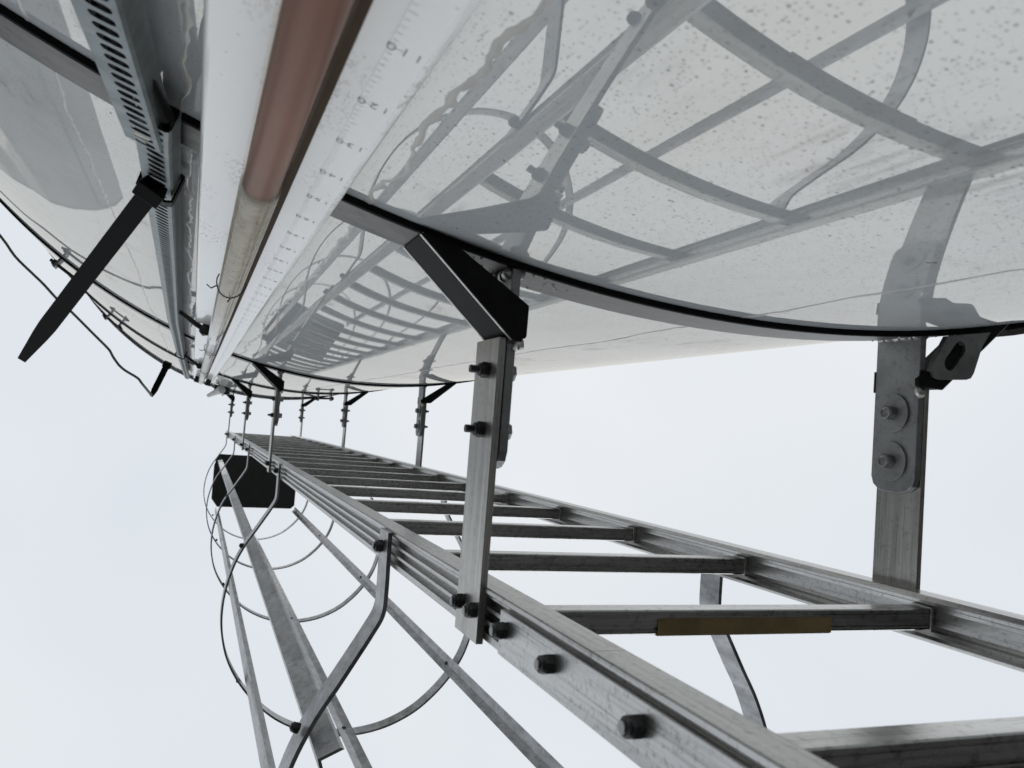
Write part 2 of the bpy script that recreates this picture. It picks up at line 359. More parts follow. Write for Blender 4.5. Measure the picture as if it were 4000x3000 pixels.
for k, z in enumerate(RZ):
    bm = bmesh.new(); n = 360
    sec = ((RW - .002, z), (RB, z), (RB, z + .053), (RW - .002, z + .053))
    rows = [[bm.verts.new(tp(360 * i / n, h, r)) for r, h in sec] for i in range(n)]
    for i in range(n):
        a, b = rows[i], rows[(i + 1) % n]
        for j in range(4): bm.faces.new((a[j], b[j], b[(j + 1) % 4], a[(j + 1) % 4]))
    hoop = tank_part('hoop_band', bm, RINGM)
    bm = bmesh.new(); sec = ((RW - .002, z - .0032), (RB - .0004, z - .0032), (RB - .0004, z - .0003), (RW - .002, z - .0003))
    rows = [[bm.verts.new(tp(360 * i / n, h, r)) for r, h in sec] for i in range(n)]
    for i in range(n):
        a, b = rows[i], rows[(i + 1) % n]
        for j in range(4): bm.faces.new((a[j], b[j], b[(j + 1) % 4], a[(j + 1) % 4]))
    tank_part('underside_shade', bm, UNDERSHADE, parent=hoop)  # black strip added as the shade under the band
    for az in ((124.2, 86) if k == 2 else () if k == 3 else (124.2,)):     # the clamp where the band is drawn tight
        for s in (-1, 1):
            bm = bmesh.new(); a = az + s * 1.15
            c, t = Vector((math.cos(R(a)), math.sin(R(a)), 0)), Vector((-math.sin(R(a)), math.cos(R(a)), 0))
            b0 = Vector(tp(a, z, RB))
            vs = [b0 + c * u * .7 + t * v + Vector((0, 0, h)) for u, v, h in ((-.002, -.003, .004), (.042, -.003, .008), (.042, .003, .008), (-.002, .003, .004), (-.002, -.003, .049), (.042, -.003, .045), (.042, .003, .045), (-.002, .003, .049))]
            V = [bm.verts.new(p) for p in vs]
            for f in ((0, 3, 2, 1), (4, 5, 6, 7), (0, 1, 5, 4), (1, 2, 6, 5), (2, 3, 7, 6), (3, 0, 4, 7)): bm.faces.new([V[i] for i in f])
            tank_part('band_lug', bm, TABM, parent=hoop)
        bm = bmesh.new(); a = az; t = Vector((-math.sin(R(a)), math.cos(R(a)), 0)); b0 = Vector(tp(a, z + .027, RB + .018))
        cyl(bm, b0 - t * (.050 if az > 100 else .036), b0 + t * (.050 if az > 100 else .036), .0045, 10); nut_bm(bm, b0 + t * .033, t, .016, .010, 0); nut_bm(bm, b0 - t * .033, -t, .016, .010, 0)
        tank_part('band_bolt', bm, NUT, parent=hoop)
    if k == 0:
        # slotted ear and overlap plate of the lowest band, on the far side
        ear = [(.6885, wall_y(.6885, RB) + .001), (.746, wall_y(.746, RB) + .001), (.7350, -.1235), (.7255, -.0965), (.7215, -.0905), (.7155, -.0885), (.6805, -.0852), (.6725, -.0872), (.6688, -.0925), (.6716, -.1010)]
        slot_c = (Vector((.7055, -.1190)), Vector((.6925, -.1025))); dd = (slot_c[1] - slot_c[0]).normalized(); nn = Vector((-dd.y, dd.x)); sr = .0072
        slot = [slot_c[0] + (-dd * math.sin(t) + nn * math.cos(t)) * sr for t in [math.pi * i / 6 for i in range(7)]] + [slot_c[1] + (dd * math.sin(t) - nn * math.cos(t)) * sr for t in [math.pi * i / 6 for i in range(7)]]
        bm = bmesh.new()
        for zz in (.611, .617):
            ov = [bm.verts.new((x, y, zz)) for x, y in ear]; sv = [bm.verts.new((p.x, p.y, zz)) for p in slot]
            ed = [bm.edges.new((ov[i], ov[(i + 1) % len(ov)])) for i in range(len(ov))] + [bm.edges.new((sv[i], sv[(i + 1) % len(sv)])) for i in range(len(sv))]
            bmesh.ops.triangle_fill(bm, edges=ed, use_beauty=True)
            if zz == .611: o1, s1_ = ov, sv
            else: o2, s2_ = ov, sv
        for A, B in ((o1, o2), (s1_, s2_)):
            for i in range(len(A)): bm.faces.new((A[i], A[(i + 1) % len(A)], B[(i + 1) % len(A)], B[i]))
        tank_part('slotted_ear', bm, TABM, parent=hoop)
        bm = bmesh.new()
        secs = []
        for i in range(7):
            a = 77.6 - i * .55
            secs.append([tp(a, .611, RB + .0005), tp(a, .611, RB + .007), tp(a, .67, RB + .007), tp(a, .67, RB + .0005)])
        extrude_between(bm, secs); tank_part('overlap_plate', bm, RINGM, parent=hoop)
        bm = bmesh.new()           # spatter of old weld along the band
        for i in range(46):
            x = random.choice((.2, .225, .245, .265, .66, .70)) + random.gauss(0, .014)
            p = Vector((x, wall_y(x, RB), .62 + random.random() * .05))
            bmesh.ops.create_icosphere(bm, subdivisions=1, radius=random.uniform(.0007, .0016), matrix=Matrix.Translation(p))
        tank_part('weld_spatter', bm, WELD, parent=hoop)['kind'] = 'stuff'
# raised, jagged laminate joints that run up the wall
def seam(az, z0, z1, wd, hgt, jag, step=.006):
    bm = bmesh.new(); rows = []; o1 = 0; c1 = 0; z = z0
    while z < z1:
        c1 = c1 * .93 + random.gauss(0, jag * .3); o1 = o1 * .55 + random.gauss(0, jag * .55); o2 = random.gauss(0, jag * .45)
        c = az + math.degrees(c1 / RW)
        rows.append([bm.verts.new(tp(c - math.degrees((wd + abs(o1)) / RW), z, RW - .0004)), bm.verts.new(tp(c - math.degrees(wd * .45 / RW), z, RW + hgt * random.uniform(.6, 1.2))),
                     bm.verts.new(tp(c + math.degrees(wd * .4 / RW), z, RW + hgt * random.uniform(.4, 1.1))), bm.verts.new(tp(c + math.degrees((wd + abs(o2)) / RW), z, RW - .0004))])
        z += step * random.uniform(.7, 1.4)
    for a, b in zip(rows, rows[1:]):
        for i in range(3): bm.faces.new((a[i], a[i + 1], b[i + 1], b[i]))
    tank_part('seam', bm, SEAMM, True)
seam(104.35, -1.4, 5.5, .0012, .0006, .0050, .009)
seam(114.1, -1.4, 5.5, .0009, .0005, .0034, .009)
seam(110.0, .3, 5.2, .0010, .0006, .0040, .009)
seam(90.9, -1.2, 3.6, .0008, .0005, .0042, .017)

# ------------------------------------------------------------------ grey tower close by, just outside the frame (seen mirrored in the wall)
nb = thing('clad_tower', 'grey sheet clad tower with a bowed front, seen only mirrored in the white wall', 'tower', (-2.3, 0, GZ))
foot = [(-1.505, .330), (-1.500, .22), (-1.522, .120), (-1.56, .0), (-1.605, -.105), (-1.676, -.272), (-1.760, -.450), (-1.880, -.588), (-1.976, -.772), (-2.15, -1.0), (-3.2, -.75), (-3.05, .95)]
bm = bmesh.new(); prism(bm, [(x + 2.3, y) for x, y in foot], 'z', 0, 7.2 - GZ); obj('wall', bm, FAR, nb)
bm = bmesh.new(); prism(bm, [(x * 1.004 + 2.3 + .008, y * 1.004) for x, y in foot], 'z', 7.2005 - GZ, 7.25 - GZ); obj('roof', bm, FAR, nb)
bm = bmesh.new(); tube_path(bm, [(-1.545 + 2.3, .06, z_ - GZ) for z_ in (-1.5, 2, 7.2)], .012, 6); obj('sheet_joint', bm, GALV, nb)

# ------------------------------------------------------------------ ladder
XN, XF = .228, .672            # outer faces of the two rails
Y0, Y1 = .1202, .1622
ZB, ZT, ZJ = -1.3, 6.02, .432  # foot, top and the joint in the rails
lad = thing('ladder', 'tall weathered aluminium ladder standing off the white tank', 'ladder', (.45, .141, ZB))
def lad_part(name, bm, m, bevel=0, smooth=False, parent=None):
    o = obj(name, bm, m, None, smooth, bevel); o.parent = parent or lad
    if not parent: o.matrix_parent_inverse = Matrix.Translation((-.45, -.141, -ZB))
    return o
D = Y1 - Y0
prof = []
# outer face with three flutes, then the inside with flange lips (u = depth into the rail, v = across)
for v0, v1 in ((.0076, .0148), (.0178, .0250), (.0280, .0352)):
    prof += [(0, v0), (.0062, v0 + .0005), (.0062, v1 - .0005), (0, v1)]
outer = [(-.0018, 0), (-.0028, .0010), (-.0028, .0040), (-.0018, .0050), (0, .0054)] + prof + [(0, D - .0012), (.0012, D)]
inner = [(.0198, D), (.0244, D - .0036), (.0244, D - .0042), (.0150, D - .0052), (.0140, D - .009), (.0102, D - .0105), (.0092, D - .014), (.0092, .014), (.0102, .0105), (.0140, .009), (.0150, .0052), (.0244, .0042), (.0244, .0036), (.0198, 0)]
poly = outer + inner
for x0, sgn in ((XN, 1), (XF, -1)):
    for za, zb, gx in ((ZB, ZJ - .0003, .0), (ZJ + .0003, ZT, 0)):
        bm = bmesh.new(); prism(bm, [(x0 + sgn * u, Y0 + v) for u, v in poly], 'z', za, zb)
        lad_part('rail', bm, ALU)
# rungs
YR = .1328
rp_ = [(0, .001), (.001, 0), (.0030, 0), (.0034, .0012), (.0044, .0012), (.0048, 0), (.0138, 0), (.0140, .0022), (.0152, .0022), (.0155, 0), (.0170, 0), (.0172, .0024), (.0182, .0024), (.0186, 0), (.0195, .001), (.0195, .020), (.0185, .021), (.001, .021), (0, .020)]
rungs = []
for k in range(-6, 20):
    z = .5902 + .28 * k
    bm = bmesh.new(); prism(bm, [(YR + u, z + v) for u, v in rp_], 'x', XN + .0093, XF - .0093)
    r_ = lad_part('rung', bm, RUNG); rungs.append(r_)
    for xa in (XN + .0094, XF - .0139):                # pressed collar where the rung meets each rail
        bm = bmesh.new(); box(bm, xa, xa + .0045, YR - .0016, YR + .0211, z - .0016, z + .0226)
        lad_part('rung_collar', bm, RUNG, .0008, parent=r_)
    if k == 0:
        bm = bmesh.new(); xa, xb = .3655, .5425; pts = [(.1392, -.0003), (.1530, -.0003), (.1530, .0195)]
        A = [bm.verts.new((xa + .0015 * (i == 0), y, z + v)) for i, (y, v) in enumerate(pts)]; B = [bm.verts.new((xb, y, z + v)) for y, v in pts]
        C_ = [bm.verts.new((xa, y + .0003, z + v - .0004)) for y, v in pts]; D_ = [bm.verts.new((xb - .002, y + .0003, z + v - .0004)) for y, v in pts]
        for P_, Q_ in ((A, B), (C_, D_)):
            for i in range(2): bm.faces.new((P_[i], P_[i + 1], Q_[i + 1], Q_[i]))
        lad_part('brown_tape', bm, TAPE, parent=r_)
# splice plates over the joint, with nuts
for x0, sgn in ((XN, -1), (XF, 1)):
    xa, xb = sorted((x0 + sgn * .0002, x0 + sgn * .0062))
    if sgn > 0: xa, xb = xa + .0, xb
    bm = bmesh.new(); box(bm, xa, xb, Y0 + .0070, Y1 - .0030, -.05, .5715)
    pl = lad_part('splice_plate', bm, ALU, .0006)
    for z in (.5612, .4777, .3689, .16, .05):
        bm = bmesh.new(); nut_bm(bm, (x0 + sgn * .0062, .1403, z), (sgn, 0, 0), .0114, .0088, 0, .0036)
        lad_part('nut', bm, NUT, parent=pl)
        xe = x0 + sgn * .0147; bm = bmesh.new(); cyl(bm, (xe, .1403, z), (xe + sgn * .0018, .1403, z), .0033, 18); lad_part('bolt_end', bm, BOLT, parent=pl)

# ------------------------------------------------------------------ safety cage
cage = thing('safety_cage', 'round safety cage of grey hoops and upright straps behind the ladder', 'ladder cage', (.449, .5, .9))
cinv = Matrix.Translation((-.449, -.5, -.9))
def cage_part(name, bm, m, bevel=0, parent=None):
    o = obj(name, bm, m, None, False, bevel); o.parent = parent or cage
    if not parent: o.matrix_parent_inverse = cinv
    return o
half = [(.2250, .1225), (.2255, .150), (.2262, .190), (.2245, .216), (.2135, .2385), (.1975, .266), (.1800, .2955), (.1590, .330), (.1390, .374), (.1250, .424), (.1180, .475), (.1190, .530), (.1300, .585), (.1480, .631), (.1780, .679), (.2180, .724), (.2680, .765), (.3300, .796), (.3900, .812), (.449, .817)]
full = half + [(.898 - x, y) for x, y in half[-2::-1]]
def strip(bm, path, z0, z1, t):
    """flat bar standing on edge along a plan path, t to the left of travel"""
    secs = []
    for i, p in enumerate(path):
        dv = path[min(i + 1, len(path) - 1)] - path[max(i - 1, 0)]; n = Vector((-dv.y, dv.x)).normalized()
        q = p + n * t; secs.append([(p.x, p.y, z0), (q.x, q.y, z0), (q.x, q.y, z1), (p.x, p.y, z1)])
    extrude_between(bm, secs)
HZ = [.938, 2.215, 3.455, 4.635, 5.73]
path = smooth_path([Vector(p) for p in full], 5)
spos = [  # foot (z=.9), head (z=5.88), outward direction from the cage axis
    ((.1535, .3500), (.187, .322)), ((.1800, .6676), (.198, .661)), ((.450, .8125), (.450, .8125)), ((.7270, .6540), (.7130, .632))]
for z in HZ:
    bm = bmesh.new(); strip(bm, path, z, z + .044, .0048)
    hp = cage_part('hoop', bm, STRAP)
    for x, sgn in ((.2250 - .0002, -1), (.6730 + .0002, 1)):
        bm = bmesh.new(); nut_bm(bm, (x - .005 * (sgn < 0) + .005 * (sgn > 0), .141, z + .022), (sgn, 0, 0), .0135, .0095, .0015, .004)
        cage_part('nut', bm, NUT, parent=hp)
        xe = x + sgn * .0150; bm = bmesh.new(); cyl(bm, (xe - sgn * .003, .141, z + .022), (xe + sgn * .0016, .141, z + .022), .0037, 16); cage_part('bolt_end', bm, BOLT, parent=hp)
    for (fx, fy), (hx, hy) in spos:
        t = (z - .9) / 4.98; p = Vector((fx + (hx - fx) * t, fy + (hy - fy) * t)); o_ = (p - Vector((.449, .48))).normalized()
        bm = bmesh.new(); q = p + o_ * .012
        nut_bm(bm, (q.x, q.y, z + .022), (o_.x, o_.y, 0), .0115, .0085, .0015, .0035); head_bm(bm, (p.x - o_.x * .0052, p.y - o_.y * .0052, z + .022), (-o_.x, -o_.y, 0), .009, .003)
        cage_part('strap_bolt', bm, NUT, parent=hp)
for (fx, fy), (hx, hy) in spos:
    secs = []
    for z in (.885, 5.88):
        t = (z - .9) / 4.98; p = Vector((fx + (hx - fx) * t, fy + (hy - fy) * t)); o_ = (p - Vector((.449, .48))).normalized(); s_ = Vector((-o_.y, o_.x))
        dp = .017 if fx < .2 else .006                                          # the two straps nearest the near rail are angle bars
        prof_ = ((-.019, -dp), (0, .0), (.019, -dp), (.019, -dp - .0045), (0, -.0045), (-.019, -dp - .0045))   # V-pressed strap, point outwards
        secs.append([(p.x + s_.x * a + o_.x * b, p.y + s_.y * a + o_.y * b, z) for a, b in prof_])
    bm = bmesh.new(); extrude_between(bm, secs); cage_part('upright_strap', bm, STRAP)
bm = bmesh.new(); prism(bm, [(.189, .281), (.709, .281), (.711, .603), (.688, .626), (.210, .632), (.170, .579), (.167, .357)], 'z', 5.895, 5.90)
cage_part('landing_plate', bm, DARKPL)

# ------------------------------------------------------------------ wall brackets
def mir(x, far): return .900 - x if far else x
def make_bracket(far, z, label):
    b = thing('wall_bracket', label, 'bracket', (mir(.23, far), wall_y(.23, RB), z), 'brackets that hold the ladder off the tank')
    inv = Matrix.Translation((-mir(.23, far), -wall_y(.23, RB), -z))
    def part(name, bm, m, bevel=0, parent=None, smooth=False):
        if far:
            for v in bm.verts: v.co.x = .900 - v.co.x
        for v in bm.verts: v.co.z += z
        o = obj(name, bm, m, None, smooth, bevel); o.parent = parent or b
        if not parent: o.matrix_parent_inverse = inv
        return o
    H = .056
    # flat bar bolted to the ladder rail
    bm = bmesh.new(); box(bm, .2218, .2278, -.0765, .1652, 0, H); bar = part('bar', bm, ALU_BAR, .0006)
    # tab welded to the band, rounded free end
    yw = wall_y(.234, RB) - .001
    tab = [(yw, 0), (.014, 0), (.022, .003), (.0272, .010), (.029, .018), (.029, H - .018), (.0272, H - .010), (.022, H - .003), (.014, H), (yw, H)]
    bm = bmesh.new(); prism(bm, tab, 'x', .2286, .2362); tb = part('tab', bm, TABM, .0008)
    for s in (-1, 1):                                  # weld bead between tab and band
        bm = bmesh.new(); pts = [(.2324 + s * .0042, yw + .004 + random.uniform(-.0008, .0008), .003 + i * .005) for i in range(11)]
        tube_path(bm, pts, .0046, 8); part('weld', bm, WELD, parent=tb, smooth=True)
    # angle-iron brace back to the band
    ax = .1215 if far else .1475; yi = -.0880 if far else -.1065
    A, B = Vector((ax, wall_y(ax, RB))), Vector((.2120, -.0760) if far else (.2300, -.0745)); dv = (B - A).normalized(); n = Vector((dv.y, -dv.x))     # n points to the tank
    if n.y > 0: n = -n
    E1 = Vector((.2375, -.110)); 
    bm = bmesh.new(); prism(bm, [(A.x, A.y), (B.x, B.y), (.2412, -.0765), (.2426, -.0785), (.2428, yi + .0035), (.2375, yi), (ax + .034, wall_y(ax + .034, RB) + .0005), (ax + .0175, wall_y(ax + .0175, RB) + .0002)], 'z', -.0062, -.0006)
    br = part('brace', bm, BRACEM, .0005)
    bm = bmesh.new(); q = [A - dv * .0, B, B + n * .0045, A + n * .0045]
    a2 = A + dv * .003; q = [a2, B, B + n * .0045, a2 + n * .0045]
    prism(bm, [(p.x, p.y) for p in q], 'z', -.0004, H - .004); part('brace_flange', bm, BRACEM, .0005, parent=br)
    for za, zb in ((-.0060, -.0030), (H - .0075, H - .0041)):      # bare metal along the cut edges
        bm = bmesh.new(); prism(bm, [(p.x, p.y) for p in (a2 - n * .0004, B - n * .0004, B + n * .0020, a2 + n * .0020)], 'z', za, zb); part('bare_edge', bm, WELD, parent=br)
    bm = bmesh.new()
    tube_path(bm, [(.2375 + .002 * math.sin(i), -.073 + .0006 * i, -.003 + .001 * (i % 2)) for i in range(7)], .0042, 7)
    part('brace_weld', bm, WELD, parent=br, smooth=True)
    # small lugs on the tab edges
    for za, zb in ((H + .0002, H + .0016), (-.0014, -.0002)):
        bm = bmesh.new(); box(bm, .2292, .2372, -.094, -.072, za, zb); part('edge_lug', bm, RINGM, .0004, parent=tb)
    for y in (-.0507, -.0019):
        bm = bmesh.new(); nut_bm(bm, (.2218, y, .024), (-1, 0, 0), .0116, .0078, .0072, .0034); part('nut', bm, NUT, parent=bar)
        bm = bmesh.new(); cyl(bm, (.2362, y, .030), (.2386, y, .030), .0200, 36); wv = part('washer', bm, TABM, .0003, parent=tb)
        bm = bmesh.new(); head_bm(bm, (.2386, y, .030), (1, 0, 0), .0135, .0095); part('bolt_head', bm, BOLT, .0004, parent=tb)
    for zz in (.040, .006 + .0005):
        bm = bmesh.new(); nut_bm(bm, (.2218, .1402, zz), (-1, 0, 0), .0114, .0088, 0, .0036); part('nut', bm, NUT, parent=bar)
        bm = bmesh.new(); cyl(bm, (.2133, .1402, zz), (.2115, .1402, zz), .0033, 18); part('bolt_end', bm, BOLT, parent=bar)
    return b
heights = [('lowest', 'first'), ('second', 'second'), ('third', 'third'), ('topmost', 'fourth')]
for i, (wd, _) in enumerate(heights):
    make_bracket(False, RZ[i], {0: 'large near bracket with two dark nuts facing out, on the lowest band', 1: 'bracket joining the fluted ladder rail to the second band up',
                                2: 'bracket joining the fluted ladder rail to the third band up', 3: 'bracket joining the fluted ladder rail to the topmost band'}[i])
    make_bracket(True, RZ[i] + (.0012 if i == 0 else 0), {0: 'large far bracket with two round washers, beside the slotted ear', 1: 'bracket on the far ladder rail at the second band up',
                               2: 'bracket on the far ladder rail at the third band up', 3: 'bracket on the far ladder rail at the topmost band'}[i])

# ------------------------------------------------------------------ level gauge
az0 = R(-77); U = Vector((math.cos(az0), math.sin(az0), 0)); V = Vector((U.y, -U.x, 0))     # U to the wall, V to the left (-x)
if V.x > 0: V = -V
def gp(t, d, z): p = U * d + V * t; return Vector((p.x, p.y, z))
gz0, gz1 = -1.2, 4.9
gau = thing('level_gauge', 'white gauge board with clear tube part filled with brown liquid', 'level gauge', gp(0, .17, gz0))
ginv = Matrix.Translation(-gp(0, .17, gz0))
def gpart(name, bm, m, smooth=False, bevel=0, parent=None, recalc=True):
    o = obj(name, bm, m, None, smooth, bevel, recalc); o.parent = parent or gau
    if not parent: o.matrix_parent_inverse = ginv
    return o
def rounded(t0, t1, d0, d1, r):
    pts = []
    for ct, cd, a in ((t0 + r, d0 + r, 180), (t1 - r, d0 + r, 270), (t1 - r, d1 - .001, 0), (t0 + r, d1 - .001, 90)):
        if cd < d1 - .002:
            for i in range(6):
                q = R(a + 90 * i / 5); pts.append((ct + r * math.cos(q), cd + r * math.sin(q)))
        else: pts.append((t1 if a == 0 else t0, d1))
    return pts
bm = bmesh.new(); rr = rounded(-.0465, .0515, .166, .179, .0045)
extrude_between(bm, [[gp(t, d, z) for t, d in rr] for z in (gz0, gz1)]); board = gpart('board', bm, BOARD)
for p in board.data.polygons: p.use_smooth = False
bm = bmesh.new(); extrude_between(bm, [[gp(t, d, z) for t, d in ((-.0415, .1656), (-.0245, .1656), (-.0245, .1662), (-.0415, .1662))] for z in (gz0, gz1 - .02)])
tape = gpart('scale_tape', bm, SCALE)
# printing: a number every mark, fine ticks between
def digits(txt, h, t_right, z):
    cu = bpy.data.curves.new('scale_number', 'FONT'); cu.body = txt; cu.size = h; cu.align_x = 'LEFT'; cu.align_y = 'CENTER'; cu.space_character = 1.25
    cu.fill_mode = 'FRONT'; cu.resolution_u = 2; cu.offset = -h * .010
    o = bpy.data.objects.new('tmp_text', cu); col.objects.link(o)
    dg = bpy.context.evaluated_depsgraph_get(); me = bpy.data.meshes.new_from_object(o.evaluated_get(dg)); bpy.data.objects.remove(o)
    vs = []
    for v in me.vertices:                       # text x runs to the left (V), text y runs up
        vs.append(gp(t_right + v.co.x, .1654, z + v.co.y))
    fs = [tuple(p.vertices) for p in me.polygons]; return vs, fs
for i in range(-6, 58):
    z = .3335 + .0646 * i; val = 110 + 10 * i
    vs, fs = digits(str(val), .0098, -.0405, z)
    me = bpy.data.meshes.new('scale_number'); me.from_pydata(vs, [], fs); link('scale_number', me, INK, tape)
bm = bmesh.new(); k = 0; z = -.9
while z < 4.6:
    k = round((z - .3335) / .00646)
    ln = .0068 if k % 10 == 0 else (.0042 if k % 5 == 0 else .0026)
    A = [bm.verts.new(gp(t, .16545, zz)) for t, zz in ((-.0250, z), (-.0250 - ln, z), (-.0250 - ln, z + .0006), (-.0250, z + .0006))]; bm.faces.new(A); z += .00646
TICK = simple('faint_tick_ink', (.835, .835, .82), .4)
gpart('scale_ticks', bm, TICK, parent=tape)
bm = bmesh.new(); extrude_between(bm, [[gp(t, d, z) for t, d in ((-.0118, .1610), (.0130, .1610), (.0130, .1659), (-.0118, .1659))] for z in (gz0, 4.36)]); gpart('dark_gap_strip', bm, GAPDARK)  # added strip: the dark gap beside the tube, put in as colour
tc_ = (.0060, .1425)
bm = bmesh.new()
rows = []
for r_, z in ((.0126, -1.15), (.0126, 4.42), (.0111, 4.42), (.0111, -1.15)):
    rows.append([bm.verts.new(gp(tc_[0] + r_ * math.cos(2 * math.pi * i / 48), tc_[1] + r_ * math.sin(2 * math.pi * i / 48), z)) for i in range(48)])
for a, b in zip(rows, rows[1:] + rows[:1]):
    for i in range(48): bm.faces.new((a[i], a[(i + 1) % 48], b[(i + 1) % 48], b[i]))
tubeo = gpart('clear_tube', bm, TUBE, True)
bm = bmesh.new(); cyl(bm, gp(tc_[0], tc_[1], -1.14), gp(tc_[0], tc_[1], .525), .0109, 48); lq = gpart('brown_liquid', bm, LIQ, parent=tubeo)
for z in (.9705, 2.03, 3.1):
    bm = bmesh.new()
    pts = []
    for i in range(15):
        a = R(60 + 240 * i / 14) ; rr_ = .0138 + (.0035 * ((abs(i - 7) - 4) / 3) if abs(i - 7) > 4 else 0)
        pts.append(gp(tc_[0] + rr_ * math.sin(a - math.pi) , tc_[1] + rr_ * math.cos(a), z + .0006 * math.sin(i)))
    tube_path(bm, pts, .0007, 7)
    tube_path(bm, [gp(tc_[0] + .0130, tc_[1] - .004, z + .001), gp(tc_[0] + .0185, tc_[1] - .008, z + .012), gp(tc_[0] + .023, tc_[1] - .008, z - .004)], .0008, 6)
    tube_path(bm, [gp(tc_[0] - .004, tc_[1] - .0138, z), gp(tc_[0] - .003, tc_[1] - .019, z - .01), gp(tc_[0] - .003, tc_[1] - .021, z - .024)], .0008, 6)
    gpart('wire_clip', bm, NUT, parent=tubeo)
for z in (1.75, 3.2):                                  # swing arms that steady the tube
    bm = bmesh.new(); tube_path(bm, [gp(.086, .176, z), gp(.05, .163, z), gp(.0185, .153, z)], .0052 if z < 2 else .006, 8)
    c = gp(.028, .156, z); nut_bm(bm, c + Vector((0, 0, .004)), (0, 0, 1), .020, .012, .004); nut_bm(bm, c - Vector((0, 0, .004)), (0, 0, -1), .020, .012, .004)
    gpart('steady_arm', bm, NUT)
for t in (.028, -.026):
    bm = bmesh.new(); a = gp(t, .15, 4.45); bmesh.ops.create_cube(bm, size=1, matrix=Matrix.Translation(a) @ Matrix.Rotation(R(13), 4, 'Z') @ Matrix.Diagonal((.026, .03, .05, 1)))
    gpart('top_clamp', bm, NUT, bevel=.003)

# ------------------------------------------------------------------ perforated cable tray
az1 = R(-73.35); U1 = Vector((math.cos(az1), math.sin(az1), 0)); V1 = Vector((U1.y, -U1.x, 0))
if V1.x > 0: V1 = -V1
def kp(t, d, z): p = U1 * d + V1 * t; return Vector((p.x, p.y, z))
def interp(tab, z):
    if z <= tab[0][0]: return tab[0][1]
    for (a, u), (b, v) in zip(tab, tab[1:]):
        if z <= b: return u + (v - u) * (z - a) / (b - a)
    return tab[-1][1]
tray = thing('cable_tray', 'narrow galvanised cable tray with rows of slots, running up the white wall', 'cable tray', kp(.1, .18, -1.4))
kinv = Matrix.Translation(-kp(.1, .18, -1.4))
def kpart(name, bm, m, parent=None, bevel=0, smooth=False):
    o = obj(name, bm, m, None, smooth, bevel); o.parent = parent or tray
    if not parent: o.matrix_parent_inverse = kinv
    return o
def tray_section(tab, z0, z1, pitch, wdt, dep, dwall, thick, slot_a, slot_b, slot_h, skew):
    """channel with its base towards the room; the base carries a column of round-ended slots"""
    bm = bmesh.new(); z = z0; rows = []
    def ring(z, d):      # outer and inner points across: side(right) back, corner arc, base..., corner, side(left) back
        t = interp(tab, z); x0, x1 = t, t + wdt; dn = dwall - dep; r = .0035
        P = [(x0, dwall), (x0, dn + r), (x0 + r * .3, dn + r * .3), (x0 + r, dn)]
        return [kp(a + .03 * (dwall - b), b + d, z) for a, b in P], x0, x1, dn
    n = int((z1 - z0) / pitch)
    def base_pt(z, f, d=0):
        t = interp(tab, z); return kp(t + f * wdt + .03 * dep, dwall - dep + d + .05 * f * wdt, z)
    for k in range(n):
        za, zb = z0 + k * pitch, z0 + (k + 1) * pitch
        for d in (0, thick):
            # right side wall and rounded corner
            A, *_ = ring(za, d); B, *_ = ring(zb, d)
            if d: A = [p + V1 * thick for p in A]; B = [p + V1 * thick for p in B]
            va = [bm.verts.new(p) for p in A]; vb = [bm.verts.new(p) for p in B]
            for i in range(3): bm.faces.new((va[i], va[i + 1], vb[i + 1], vb[i]))
            # base around one slot
            zc = (za + zb) / 2; h = slot_h / 2; e = slot_h * .5 / wdt
            sl = [(slot_a, zc), (slot_a + e * .3, zc + h * .75), (slot_a + e, zc + h), (slot_b - e, zc + h), (slot_b - e * .3, zc + h * .75), (slot_b, zc), (slot_b - e * .3, zc - h * .75), (slot_b - e, zc - h), (slot_a + e, zc - h), (slot_a + e * .3, zc - h * .75)]
            S = [bm.verts.new(base_pt(zz + skew * (f - .5) * wdt, f, d)) for f, zz in sl]
            f0 = .0035 / wdt
            O = {k_: bm.verts.new(base_pt(zz, f, d)) for k_, (f, zz) in dict(a=(f0, za), b=(f0, zb), c=(1, zb), e=(1, za), m=(f0, zc), r=(1, zc)).items()}
            bm.faces.new((O['m'], O['b'], S[2], S[1], S[0])); bm.faces.new((O['b'], O['c'], S[3], S[2])); bm.faces.new((O['c'], O['r'], S[5], S[4], S[3]))
            bm.faces.new((O['r'], O['e'], S[7], S[6], S[5])); bm.faces.new((O['e'], O['a'], S[8], S[7])); bm.faces.new((O['a'], O['m'], S[0], S[9], S[8]))
            # left side wall
            q = [bm.verts.new(p) for p in (base_pt(za, 1, d), base_pt(zb, 1, d), base_pt(zb, 1, d) + U1 * (dep - .002), base_pt(za, 1, d) + U1 * (dep - .002))]
            if d:
                for p in q: p.co -= V1 * thick
            bm.faces.new(q)
            if not d: So = S
        for i in range(len(So)): bm.faces.new((So[i], So[(i + 1) % len(So)], S[(i + 1) % len(So)], S[i]))
    bmesh.ops.remove_doubles(bm, verts=bm.verts[:], dist=1e-5)
    return kpart('tray_section', bm, GALV)
low_tab = [(-1.4, .105), (.30, .1025), (.45, .0945), (.628, .0840)]
up_tab = [(.57, .0790), (.62, .0805), (1.2, .0870), (1.9, .0955), (3.4, .0965), (5.0, .091), (5.6, .089)]
sec_low = tray_section(low_tab, -.6, .622, .0122, .0250, .0200, .1765, .0009, .13, .70, .0076, .12)
sec_up = tray_section(up_tab, .578, 5.42, .0137, .0240, .0185, .1785, .0009, .16, .72, .0086, -.1)
bm = bmesh.new()                                        # cream disc added for the light showing through the end hole
c = kp(interp(low_tab, .60) + .0125, .1575, .600); cyl(bm, c, c + U1 * .004, .0062, 20); kpart('hole_light_disc', bm, HOLELIGHT, sec_low)
